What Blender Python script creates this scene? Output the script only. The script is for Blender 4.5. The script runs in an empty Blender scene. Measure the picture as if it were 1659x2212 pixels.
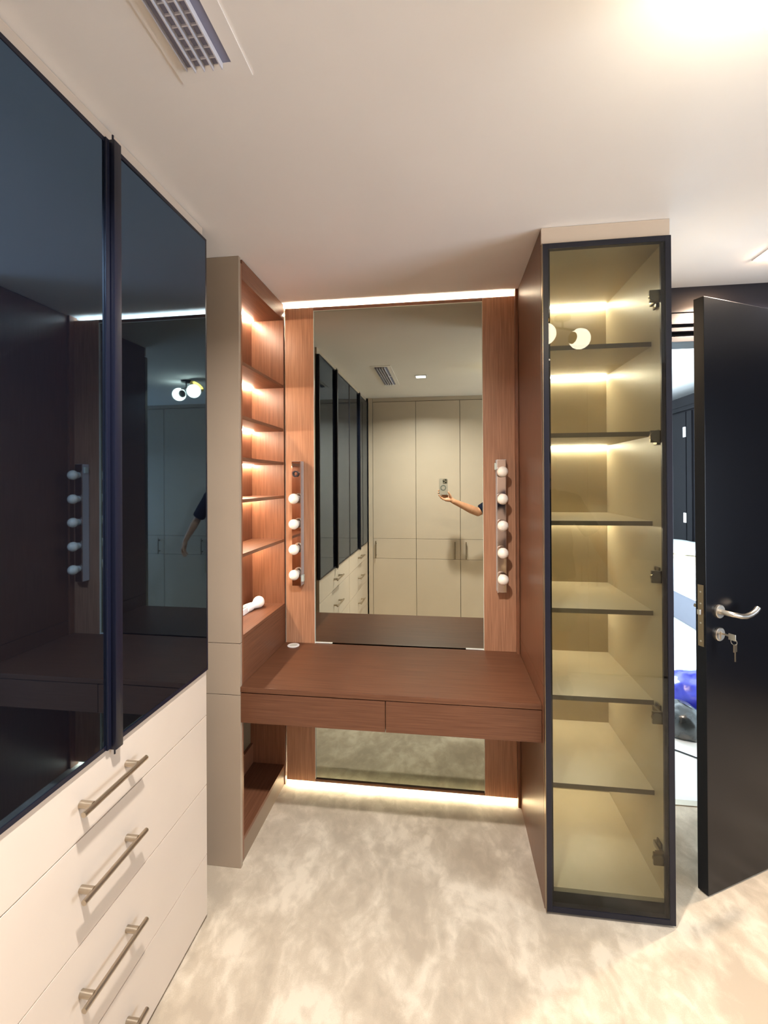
import bpy, bmesh, math, random
from mathutils import Vector, Matrix

random.seed(7)
SC = bpy.context.scene
COL = SC.collection
PI = math.pi

# ------------------------------------------------------------------ camera
F, CX, CY = 987.875, 829.319, 1035.59
YAW, PITCH, ROLL = .1327, .0035, -.0053
cam_d = bpy.data.cameras.new('camera')
cam_d.sensor_fit = 'VERTICAL'
cam_d.sensor_height = 36.0
cam_d.sensor_width = 27.0
cam_d.lens = 36.0 * F / 2212.0
cam_d.shift_x = (829.5 - CX) / 2212.0
cam_d.shift_y = -(1106.0 - CY) / 2212.0
cam_d.clip_start = 0.002
cam_d.clip_end = 60
cam = bpy.data.objects.new('camera', cam_d)
COL.objects.link(cam)
cy, sy = math.cos(YAW), math.sin(YAW)
r_ = Vector((cy, sy, 0)); f_ = Vector((-sy, cy, 0)); u_ = Vector((0, 0, 1))
cp, sp = math.cos(PITCH), math.sin(PITCH)
f2 = cp * f_ + sp * u_; u2 = cp * u_ - sp * f_
cr, sr = math.cos(ROLL), math.sin(ROLL)
R3 = cr * r_ + sr * u2; U3 = cr * u2 - sr * r_
m = Matrix((R3, U3, -f2)).transposed().to_4x4()
m.translation = Vector((0, 0, 1.6))
cam.matrix_world = m
SC.camera = cam

# ------------------------------------------------------------------ world, lamps, exposure
SC.view_settings.view_transform = 'Standard'
SC.view_settings.look = 'None'
SC.view_settings.gamma = 1.0
SC.view_settings.use_curve_mapping = False
SC.view_settings.exposure = 0.97
w = bpy.data.worlds.new('sky')
SC.world = w
w.use_nodes = True
bg = w.node_tree.nodes['Background']
bg.inputs['Color'].default_value = (.55, .78, 1.0, 1)
bg.inputs['Strength'].default_value = 2.0
try:
    SC.cycles.max_bounces = 10
    SC.cycles.diffuse_bounces = 5
    SC.cycles.glossy_bounces = 6
    SC.cycles.transparent_max_bounces = 16
    SC.cycles.caustics_reflective = False
    SC.cycles.caustics_refractive = False
    SC.cycles.sample_clamp_indirect = 6.0
    SC.cycles.use_denoising = True
except Exception:
    pass


def area(name, loc, size, power, color, direction=(0, 0, -1), spread=PI, shape='RECTANGLE', size_y=None):
    l = bpy.data.lights.new(name, 'AREA')
    l.shape = shape
    l.size = size
    l.size_y = size_y or size
    l.energy = power
    l.color = color
    l.spread = spread
    o = bpy.data.objects.new(name, l)
    o.location = loc
    o.rotation_euler = Vector(direction).to_track_quat('-Z', 'Y').to_euler()
    COL.objects.link(o)
    return o


WARM = (1.0, .80, .55)
LEDC = (1.0, .84, .64)
NEUT = (1.0, .965, .94)
P_DOWN, P_DOWN2, P_DAY = 31.0, 22.0, 210.0
area('downlight_lamp', (-.21, .57, 2.532), .075, P_DOWN, NEUT, spread=2.7)
area('hall_downlight_lamp', (1.37, 2.09, 2.522), .085, P_DOWN2, (1.0, .80, .62), spread=2.7)
area('added_side_daylight', (3.34, .30, 1.30), 1.5, 46.0, (.84, .89, 1.0), direction=(-1, 0, 0), size_y=1.3)  # cool fill from the unseen side window, added to brighten the ceiling
area('window_daylight', (.72, 5.4, 1.6), 2.4, P_DAY, (.72, .88, 1.0), direction=(1, 0, 0), size_y=1.9)

# ------------------------------------------------------------------ materials
def srgb(r, g, b):
    def c(v):
        v /= 255.0
        return v / 12.92 if v <= .04045 else ((v + .055) / 1.055) ** 2.4
    return (c(r), c(g), c(b), 1)


def mat(name, col, rough=.5, metal=0.0, spec=.5, coat=0.0, emit=None, estr=0.0, coat_rough=.05, ior=1.5):
    m_ = bpy.data.materials.new(name)
    m_.use_nodes = True
    b = m_.node_tree.nodes['Principled BSDF']
    b.inputs['Base Color'].default_value = col
    b.inputs['Roughness'].default_value = rough
    b.inputs['Metallic'].default_value = metal
    b.inputs['Specular IOR Level'].default_value = spec
    b.inputs['IOR'].default_value = ior
    b.inputs['Coat Weight'].default_value = coat
    b.inputs['Coat Roughness'].default_value = coat_rough
    if emit:
        b.inputs['Emission Color'].default_value = emit
        b.inputs['Emission Strength'].default_value = estr
    return m_


def N(m_, t, **kw):
    n = m_.node_tree.nodes.new(t)
    for k, v in kw.items():
        setattr(n, k, v)
    return n


def L(m_, a, b):
    m_.node_tree.links.new(a, b)


def noise_color(m_, c1, c2, scale=(1, 1, 1), nscale=5.0, detail=4.0, lo=.3, hi=.7, bump=0.0, dist=0.0, bscale=None):
    b = m_.node_tree.nodes['Principled BSDF']
    tc = N(m_, 'ShaderNodeTexCoord')
    mp = N(m_, 'ShaderNodeMapping')
    mp.inputs['Scale'].default_value = scale
    L(m_, tc.outputs['Object'], mp.inputs['Vector'])
    nz = N(m_, 'ShaderNodeTexNoise')
    nz.inputs['Scale'].default_value = nscale
    nz.inputs['Detail'].default_value = detail
    nz.inputs['Distortion'].default_value = dist
    L(m_, mp.outputs['Vector'], nz.inputs['Vector'])
    rp = N(m_, 'ShaderNodeValToRGB')
    rp.color_ramp.elements[0].position = lo
    rp.color_ramp.elements[0].color = c1
    rp.color_ramp.elements[1].position = hi
    rp.color_ramp.elements[1].color = c2
    L(m_, nz.outputs['Fac'], rp.inputs['Fac'])
    L(m_, rp.outputs['Color'], b.inputs['Base Color'])
    if bump:
        bp = N(m_, 'ShaderNodeBump')
        bp.inputs['Strength'].default_value = bump
        bp.inputs['Distance'].default_value = .003
        if bscale:
            nz2 = N(m_, 'ShaderNodeTexNoise')
            nz2.inputs['Scale'].default_value = bscale
            nz2.inputs['Detail'].default_value = 3
            L(m_, mp.outputs['Vector'], nz2.inputs['Vector'])
            L(m_, nz2.outputs['Fac'], bp.inputs['Height'])
        else:
            L(m_, nz.outputs['Fac'], bp.inputs['Height'])
        L(m_, bp.outputs['Normal'], b.inputs['Normal'])
    return m_


M = {}
M['ceiling'] = noise_color(mat('ceiling_paint', srgb(242, 239, 236), .9, spec=.2), srgb(240, 237, 234), srgb(244, 241, 238), nscale=2.0)
M['cream'] = noise_color(mat('cream_lacquer', srgb(212, 200, 186), .42, spec=.4), srgb(198, 183, 167), srgb(203, 188, 172), nscale=3.0)
M['cream_shaded'] = noise_color(mat('cream_lacquer_shaded', srgb(196, 178, 158), .5, spec=.35), srgb(155, 138, 119), srgb(160, 143, 124), nscale=3.0)  # cream lacquer again, darkened: the end panel's shade is put into the colour
M['beige'] = noise_color(mat('beige_laminate', srgb(190, 170, 136), .38, spec=.5), srgb(186, 173, 148), srgb(192, 179, 154), nscale=4.0)
M['plinth'] = mat('plinth_laminate', srgb(122, 102, 84), .4)
M['wall'] = mat('wall_paint', srgb(214, 204, 190), .8, spec=.2)
M['shelf_edge'] = mat('shelf_edge_band', srgb(112, 98, 78), .4)


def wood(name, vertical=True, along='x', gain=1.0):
    k = gain * (1.08 if vertical else (.62 if along == 'x' else .85))  # same walnut throughout; stronger light on uprights is put into the tone
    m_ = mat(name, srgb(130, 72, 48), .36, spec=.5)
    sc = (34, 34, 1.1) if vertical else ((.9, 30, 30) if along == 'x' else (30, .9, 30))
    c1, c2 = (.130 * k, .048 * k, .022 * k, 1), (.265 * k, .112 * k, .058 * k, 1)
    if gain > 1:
        c1, c2 = (.27, .125, .066, 1), (.52, .27, .155, 1)  # panels beside the mirror: their lighting is painted in as paler veneer
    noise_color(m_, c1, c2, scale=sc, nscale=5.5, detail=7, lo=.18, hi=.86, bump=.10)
    b = m_.node_tree.nodes['Principled BSDF']
    b.inputs['Coat Weight'].default_value = .0
    b.inputs['Roughness'].default_value = .34 if vertical else .40
    b.inputs['Specular IOR Level'].default_value = .45 if vertical else .30
    return m_


M['wood'] = wood('walnut_veneer_upright')
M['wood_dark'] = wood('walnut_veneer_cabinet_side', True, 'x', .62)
M['wood_lit'] = wood('walnut_veneer_lit_panel', True, 'x', 1.75)
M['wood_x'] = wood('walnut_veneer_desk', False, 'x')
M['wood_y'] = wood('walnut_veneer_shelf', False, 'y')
M['carpet'] = None
M['black'] = mat('black_aluminium', srgb(13, 16, 32), .38, spec=.4)
M['blackdoor'] = mat('black_door_paint', srgb(10, 12, 18), .26, spec=.24)
M['darkwall'] = mat('dark_wall_panel', srgb(24, 24, 34), .34, spec=.5)
M['hallgrey'] = mat('hall_wardrobe_grey', srgb(17, 16, 19), .6, spec=.12)
M['darkgrey'] = mat('dark_grey_panel', srgb(62, 60, 66), .5)
M['toe'] = mat('toe_kick_black', srgb(20, 22, 20), .5)
M['chrome'] = mat('chrome', srgb(225, 225, 230), .12, metal=1)
M['bar_alu'] = mat('satin_aluminium', srgb(205, 208, 215), .35, metal=.45)
M['steel'] = mat('brushed_steel', srgb(190, 178, 160), .3, metal=1)
M['steel2'] = mat('satin_steel', srgb(205, 200, 190), .33, metal=1)
M['nickel'] = mat('aged_nickel', srgb(150, 134, 112), .3, metal=1)
M['hinge'] = mat('hinge_steel', srgb(120, 112, 96), .28, metal=1)
M['brass'] = mat('brass', (.95, .62, .12, 1), .22, metal=1)
M['white'] = mat('white_plastic', srgb(240, 240, 236), .4)
M['mint'] = mat('pale_switch_plastic', srgb(205, 214, 202), .3)
M['bulb'] = mat('frosted_bulb', srgb(250, 242, 228), .3, spec=.5)
M['bulb'].node_tree.nodes['Principled BSDF'].inputs['Subsurface Weight'].default_value = .0
M['plate'] = mat('polished_plate', srgb(190, 170, 160), .06, metal=1)
M['mirror'] = mat('mirror_glass', (.53, .55, .46, 1), .0, metal=1)
M['mirror_edge'] = mat('mirror_edge', srgb(235, 240, 225), .2)
M['vent'] = mat('vent_enamel', srgb(214, 214, 222), .45)
M['vent_shade'] = mat('vent_shade_sheet', srgb(128, 130, 152), .7)
M['skin'] = noise_color(mat('skin', srgb(196, 142, 108), .5), srgb(186, 130, 98), srgb(204, 152, 118), nscale=18)
M['navy'] = mat('navy_cotton', srgb(22, 26, 44), .9, spec=.15)
M['khaki'] = noise_color(mat('khaki_cotton', srgb(164, 152, 122), .9, spec=.15), srgb(154, 142, 112), srgb(176, 164, 136), nscale=12, bump=.3)
M['hair'] = mat('dark_hair', srgb(26, 20, 18), .6)
M['shoe'] = mat('shoe_canvas', srgb(60, 60, 64), .7)
M['sole'] = mat('shoe_sole', srgb(225, 222, 214), .6)
M['eye'] = mat('eye_white', srgb(235, 232, 228), .15)
M['iris'] = mat('iris', srgb(46, 30, 20), .1)
M['lips'] = mat('lips', srgb(160, 92, 80), .45)
M['phone'] = mat('titanium_phone', srgb(196, 188, 176), .3, metal=.5)
M['phone_case'] = mat('phone_case', srgb(150, 142, 132), .25, coat=.6)
M['lens'] = mat('lens_glass', srgb(10, 12, 16), .03, spec=.9)
M['screen'] = mat('phone_screen', srgb(60, 60, 62), .05)
M['ring'] = mat('charging_ring', srgb(92, 96, 90), .35)
M['tile'] = noise_color(mat('pale_tile', srgb(222, 224, 222), .25), srgb(212, 216, 216), srgb(230, 230, 226), nscale=2.5, detail=6)
M['grout'] = mat('grout', srgb(170, 172, 172), .8)
M['mattress'] = noise_color(mat('wrapped_mattress', srgb(205, 222, 232), .35), srgb(190, 212, 226), srgb(220, 232, 238), scale=(1, 1, 9), nscale=3)
M['bedtop'] = mat('bed_cloth', srgb(232, 214, 186), .8)
M['bedbase'] = mat('bed_base_fabric', srgb(74, 74, 82), .8)
M['sheet'] = noise_color(mat('crumpled_sheet', srgb(236, 238, 236), .35, coat=.4), srgb(214, 222, 222), srgb(244, 244, 240), nscale=9, bump=.5)
M['bluebag'] = mat('blue_bag_plastic', srgb(28, 34, 150), .3, coat=.4)
M['blackbag'] = noise_color(mat('black_bag_plastic', srgb(40, 42, 42), .25, coat=.6), srgb(30, 32, 32), srgb(60, 62, 60), nscale=8, bump=.8)
M['cable'] = mat('cable_rubber', srgb(20, 20, 24), .5)
M['outer_wall'] = mat('hall_wall_paint', srgb(228, 230, 230), .85, spec=.2)


def emis(name, col, s):
    m_ = bpy.data.materials.new(name)
    m_.use_nodes = True
    nt = m_.node_tree
    nt.nodes.clear()
    o = nt.nodes.new('ShaderNodeOutputMaterial')
    e = nt.nodes.new('ShaderNodeEmission')
    e.inputs['Color'].default_value = (*col[:3], 1)
    e.inputs['Strength'].default_value = s
    nt.links.new(e.outputs[0], o.inputs['Surface'])
    return m_


M['globe'] = emis('lit_globe', (1.0, .87, .64), 16.0)
M['led'] = emis('led_strip', LEDC, 95.0)
M['led_cab'] = emis('led_strip_cabinet', (1.0, .88, .68), 68.0)
M['led_cove'] = emis('led_strip_cove', (1.0, .92, .70), 110.0)
M['led_floor'] = emis('led_strip_floor', (1.0, .92, .68), 42.0)
M['downlight'] = emis('downlight_diffuser', (1.0, .93, .82), 14.0)
M['downlight_warm'] = emis('warm_downlight_diffuser', (1.0, .62, .38), 60.0)


def glass_mat(name, tint, ior=1.45, rough=.0, extra=0.0):
    m_ = bpy.data.materials.new(name)
    m_.use_nodes = True
    nt = m_.node_tree
    nt.nodes.clear()
    o = nt.nodes.new('ShaderNodeOutputMaterial')
    mx = nt.nodes.new('ShaderNodeMixShader')
    tr = nt.nodes.new('ShaderNodeBsdfTransparent')
    tr.inputs['Color'].default_value = (*tint, 1)
    gl = nt.nodes.new('ShaderNodeBsdfGlossy')
    gl.inputs['Roughness'].default_value = rough
    gl.inputs['Color'].default_value = (1, 1, 1, 1)
    fr = nt.nodes.new('ShaderNodeFresnel')
    fr.inputs['IOR'].default_value = ior
    ad = nt.nodes.new('ShaderNodeMath')
    ad.operation = 'ADD'
    ad.inputs[1].default_value = extra
    nt.links.new(fr.outputs[0], ad.inputs[0])
    geo = nt.nodes.new('ShaderNodeNewGeometry')
    inv = nt.nodes.new('ShaderNodeMath'); inv.operation = 'SUBTRACT'; inv.inputs[0].default_value = 1.0
    mu = nt.nodes.new('ShaderNodeMath'); mu.operation = 'MULTIPLY'
    nt.links.new(geo.outputs['Backfacing'], inv.inputs[1])
    nt.links.new(ad.outputs[0], mu.inputs[0]); nt.links.new(inv.outputs[0], mu.inputs[1])
    tm = nt.nodes.new('ShaderNodeMix'); tm.data_type = 'RGBA'
    tm.inputs[6].default_value = (*tint, 1); tm.inputs[7].default_value = (1, 1, 1, 1)
    nt.links.new(geo.outputs['Backfacing'], tm.inputs[0]); nt.links.new(tm.outputs[2], tr.inputs['Color'])
    nt.links.new(mu.outputs[0], mx.inputs['Fac'])
    nt.links.new(tr.outputs[0], mx.inputs[1])
    nt.links.new(gl.outputs[0], mx.inputs[2])
    nt.links.new(mx.outputs[0], o.inputs['Surface'])
    return m_


M['glass'] = glass_mat('smoked_glass', (.49, .51, .45), 1.45)
M['window_glass'] = glass_mat('window_glass', (.95, .97, .97), 1.45)
# dark glass of the wardrobe doors: opaque, bluish, glossy
M['darkglass'] = mat('dark_tinted_glass', srgb(9, 10, 16), .02, spec=.5, ior=3.0)
M['darkglass'].node_tree.nodes['Principled BSDF'].inputs['Specular Tint'].default_value = (.34, .60, 1.0, 1)

# velvet carpet
mc = mat('velvet_carpet', srgb(186, 170, 146), .95, spec=.1)
b = mc.node_tree.nodes['Principled BSDF']
tc = N(mc, 'ShaderNodeTexCoord')
n1 = N(mc, 'ShaderNodeTexNoise'); n1.inputs['Scale'].default_value = 5.5; n1.inputs['Detail'].default_value = 5; n1.inputs['Distortion'].default_value = .9
n2 = N(mc, 'ShaderNodeTexNoise'); n2.inputs['Scale'].default_value = 24.0; n2.inputs['Detail'].default_value = 5; n2.inputs['Distortion'].default_value = .5
n3 = N(mc, 'ShaderNodeTexNoise'); n3.inputs['Scale'].default_value = 300.0; n3.inputs['Detail'].default_value = 2
mp = N(mc, 'ShaderNodeMapping'); mp.inputs['Scale'].default_value = (1.0, .7, 1); mp.inputs['Rotation'].default_value = (0, 0, .5)
L(mc, tc.outputs['Object'], mp.inputs['Vector'])
for n in (n1, n2):
    L(mc, mp.outputs['Vector'], n.inputs['Vector'])
L(mc, tc.outputs['Object'], n3.inputs['Vector'])
add = N(mc, 'ShaderNodeMath', operation='MULTIPLY_ADD'); add.inputs[1].default_value = .45
L(mc, n2.outputs['Fac'], add.inputs[0]); L(mc, n1.outputs['Fac'], add.inputs[2])
add2 = N(mc, 'ShaderNodeMath', operation='MULTIPLY_ADD'); add2.inputs[1].default_value = .16
L(mc, n3.outputs['Fac'], add2.inputs[0]); L(mc, add.outputs[0], add2.inputs[2])
rp = N(mc, 'ShaderNodeValToRGB')
rp.color_ramp.elements[0].position = .66; rp.color_ramp.elements[0].color = srgb(178, 163, 142)
rp.color_ramp.elements[1].position = .96; rp.color_ramp.elements[1].color = srgb(216, 202, 180)
e_ = rp.color_ramp.elements.new(.80); e_.color = srgb(192, 177, 155)
L(mc, add2.outputs[0], rp.inputs['Fac']); L(mc, rp.outputs['Color'], b.inputs['Base Color'])
bp = N(mc, 'ShaderNodeBump'); bp.inputs['Strength'].default_value = .5; bp.inputs['Distance'].default_value = .006
L(mc, add2.outputs[0], bp.inputs['Height']); L(mc, bp.outputs['Normal'], b.inputs['Normal'])
b.inputs['Sheen Weight'].default_value = .25
M['carpet'] = mc

# ------------------------------------------------------------------ mesh helpers
class MB:
    """collects shapes in world coordinates"""
    def __init__(s):
        s.v = []; s.f = []; s.sm = []

    def add(s, vs, fs, smooth=False):
        o = len(s.v)
        s.v += [Vector(v) for v in vs]
        s.f += [tuple(i + o for i in f) for f in fs]
        s.sm += [smooth] * len(fs)
        return s

    def box(s, x0, x1, y0, y1, z0, z1, bev=0.0):
        if x0 > x1: x0, x1 = x1, x0
        if y0 > y1: y0, y1 = y1, y0
        if z0 > z1: z0, z1 = z1, z0
        if bev <= 0:
            vs = [(x, y, z) for x in (x0, x1) for y in (y0, y1) for z in (z0, z1)]
            return s.add(vs, [(0, 1, 3, 2), (4, 6, 7, 5), (0, 4, 5, 1), (2, 3, 7, 6), (0, 2, 6, 4), (1, 5, 7, 3)])
        bm = bmesh.new()
        bmesh.ops.create_cube(bm, size=1)
        for v in bm.verts:
            v.co = Vector(((x0 + x1) / 2 + v.co.x * (x1 - x0), (y0 + y1) / 2 + v.co.y * (y1 - y0), (z0 + z1) / 2 + v.co.z * (z1 - z0)))
        bmesh.ops.bevel(bm, geom=bm.edges[:], offset=bev, segments=2, affect='EDGES', profile=.6)
        bm.verts.index_update()
        s.add([v.co.copy() for v in bm.verts], [[v.index for v in f.verts] for f in bm.faces])
        bm.free()
        return s

    def tube(s, pts, rad, n=12, cap=True):
        """swept circle; rad number or list"""
        pts = [Vector(p) for p in pts]
        rr = rad if isinstance(rad, (list, tuple)) else [rad] * len(pts)
        rings = []
        prev = None
        for i, p in enumerate(pts):
            if i == 0: d = pts[1] - pts[0]
            elif i == len(pts) - 1: d = pts[-1] - pts[-2]
            else: d = (pts[i + 1] - p).normalized() + (p - pts[i - 1]).normalized()
            d.normalize()
            if prev is None:
                a = d.orthogonal().normalized()
            else:
                a = (prev - d * prev.dot(d)).normalized()
            prev = a
            b2 = d.cross(a)
            rings.append([p + (a * math.cos(t) + b2 * math.sin(t)) * rr[i] for t in [2 * PI * k / n for k in range(n)]])
        vs = [v for r in rings for v in r]
        fs = []
        for i in range(len(rings) - 1):
            for k in range(n):
                fs.append((i * n + k, i * n + (k + 1) % n, (i + 1) * n + (k + 1) % n, (i + 1) * n + k))
        if cap:
            fs.append(tuple(range(n))[::-1])
            fs.append(tuple((len(rings) - 1) * n + k for k in range(n)))
        s.add(vs, fs, True)
        if cap:
            s.sm[-1] = s.sm[-2] = False
        return s

    def ball(s, c, r, nu=20, nv=12, rot=None):
        c = Vector(c)
        r = r if isinstance(r, (list, tuple)) else (r, r, r)
        vs = [Vector((0, 0, r[2]))]
        for j in range(1, nv):
            ph = PI * j / nv
            for i in range(nu):
                th = 2 * PI * i / nu
                vs.append(Vector((r[0] * math.sin(ph) * math.cos(th), r[1] * math.sin(ph) * math.sin(th), r[2] * math.cos(ph))))
        vs.append(Vector((0, 0, -r[2])))
        if rot is not None:
            vs = [rot @ v for v in vs]
        vs = [v + c for v in vs]
        fs = [(0, 1 + i, 1 + (i + 1) % nu) for i in range(nu)]
        for j in range(nv - 2):
            for i in range(nu):
                a = 1 + j * nu
                fs.append((a + i, a + nu + i, a + nu + (i + 1) % nu, a + (i + 1) % nu))
        a = 1 + (nv - 2) * nu
        fs += [(a + i, len(vs) - 1, a + (i + 1) % nu) for i in range(nu)]
        return s.add(vs, fs, True)

    def capsule(s, p1, r1, p2, r2, n=16):
        s.tube([p1, p2], [r1, r2], n)
        s.ball(p1, r1, n, 10)
        s.ball(p2, r2, n, 10)
        return s

    def lathe(s, prof, c, axis=(0, 0, 1), n=24):
        """prof list of (radius, height) along axis"""
        q = Vector((0, 0, 1)).rotation_difference(Vector(axis))
        vs = []
        for r, h in prof:
            for k in range(n):
                t = 2 * PI * k / n
                vs.append(q @ Vector((max(r, 1e-5) * math.cos(t), max(r, 1e-5) * math.sin(t), h)) + Vector(c))
        fs = []
        for i in range(len(prof) - 1):
            for k in range(n):
                fs.append((i * n + k, i * n + (k + 1) % n, (i + 1) * n + (k + 1) % n, (i + 1) * n + k))
        return s.add(vs, fs, True)


def new_obj(name, mb, material, parent=None, W=None):
    """W: world matrix of the thing (geometry given in world coords), None = local coords as given"""
    me = bpy.data.meshes.new(name)
    vs = mb.v
    if W is not None:
        inv = W.inverted()
        vs = [inv @ v for v in vs]
    me.from_pydata([tuple(v) for v in vs], [], mb.f)
    bm = bmesh.new(); bm.from_mesh(me); bmesh.ops.recalc_face_normals(bm, faces=bm.faces[:]); bm.to_mesh(me); bm.free()
    for p, sm in zip(me.polygons, mb.sm):
        p.use_smooth = sm
    if any(mb.sm):
        me.set_sharp_from_angle(angle=math.radians(42))
    me.materials.append(material)
    o = bpy.data.objects.new(name, me)
    COL.objects.link(o)
    if parent is not None:
        o.parent = parent
    return o


class Thing:
    def __init__(s, name, label=None, cat=None, loc=(0, 0, 0), rot=0, group=None, kind=None):
        e = bpy.data.objects.new(name, None)
        e.empty_display_size = .1
        COL.objects.link(e)
        e.location = loc
        e.rotation_euler = (0, 0, rot)
        if label: e['label'] = label
        if cat: e['category'] = cat
        if group: e['group'] = group
        if kind: e['kind'] = kind
        s.e = e
        s.W = Matrix.Translation(Vector(loc)) @ Matrix.Rotation(rot, 4, 'Z')

    def part(s, name, mb, material, parent=None, label=None, local=False):
        o = new_obj(name, mb, material, parent or s.e, None if local else s.W)
        if label: o['label'] = label
        return o


def single(name, mb, material, label, cat, group=None):
    c = Vector((sum(v.x for v in mb.v) / len(mb.v), sum(v.y for v in mb.v) / len(mb.v), min(v.z for v in mb.v)))
    o = new_obj(name, mb, material, None, Matrix.Translation(c))
    o.location = c
    o['label'] = label; o['category'] = cat
    if group: o['group'] = group
    return o


def struct(name, mb, material, parent=None):
    o = new_obj(name, mb, material, parent)
    if parent is None:
        o['kind'] = 'structure'
    return o


def dup(e, dloc, label=None, name=None):
    r = e.copy(); COL.objects.link(r)
    r.location = Vector(e.location) + Vector(dloc)
    if label: r['label'] = label
    for ch in list(e.children):
        c = ch.copy(); COL.objects.link(c); c.parent = r
        for g in ch.children:
            d = g.copy(); COL.objects.link(d); d.parent = c
    return r


# ------------------------------------------------------------------ constants of the room
H = 2.54
D = 2.35         # mirror plane
XL = -.874       # drawer faces of the left wardrobes
YB = -.43        # faces of the wardrobes behind the camera
XC = -.845       # face of the shelf niche

# ------------------------------------------------------------------ setting
struct('floor', MB().box(-1.5, 3.2, -1.05, 2.42, -.05, 0), M['carpet'])
struct('ceiling', MB().box(-1.5, 3.2, -1.05, 2.54, H, H + .1), M['ceiling'])
struct('wall_left', MB().box(-1.6, -1.5, -1.05, 2.52, -.05, H), M['wall'])
struct('wall_back', MB().box(-1.5, .81, 2.42, 2.52, -.05, H), M['wall'])
struct('wall_front', MB().box(-1.6, 3.2, -1.15, -1.05, -.05, H), M['wall'])
struct('wall_right', MB().box(3.2, 3.3, -1.05, -.45, -.05, H).box(3.2, 3.3, 1.05, 2.54, -.05, H).box(3.2, 3.3, -.45, 1.05, -.05, .65).box(3.2, 3.3, -.45, 1.05, 1.95, H), M['darkgrey'])
wf2 = MB()
for a, b2 in ((-.45, -.40), (.275, .325), (1.0, 1.05)):
    wf2.box(3.23, 3.28, a, b2, .65, 1.95)
wf2.box(3.23, 3.28, -.40, 1.0, .65, .70).box(2.33, 2.38, -.40, 1.0, 1.90, 1.95)
wo2 = struct('added_window', wf2, M['white'])  # unseen window, added for the cool daylight on the ceiling
struct('pane', MB().box(3.25, 3.256, -.40, .275, .70, 1.90), M['window_glass'], wo2)
struct('pane', MB().box(3.25, 3.256, .325, 1.0, .70, 1.90), M['window_glass'], wo2)
# doorway wall, dark panelled
wd = MB()
wd.box(.81, 1.0, 2.42, 2.54, 0, H)
wd.box(1.87, 3.2, 2.42, 2.54, 0, H)
wd.box(1.0, 1.87, 2.43, 2.54, 2.273, H)
wdo = struct('wall_doorway', wd, M['darkwall'])
struct('panel', MB().box(.81, 3.2, 2.408, 2.43, 2.417, H, .002), M['darkwall'], wdo)
struct('panel', MB().box(.81, 3.2, 2.408, 2.43, 2.360, 2.414, .002), M['darkwall'], wdo)
dt = struct('trim_1', MB().box(.96, 1.91, 2.396, 2.42, 2.320, 2.340, .002).box(.96, .998, 2.396, 2.42, 0, 2.32, .002).box(1.872, 1.91, 2.396, 2.42, 0, 2.32, .002), M['black'])
struct('trim_2', MB().box(1.0, 1.87, 2.410, 2.43, 2.273, 2.300, .002), M['darkwall'])
struct('trim_3', MB().box(1.0, 1.87, 2.42, 2.46, -.002, .004), M['steel'])

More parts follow.
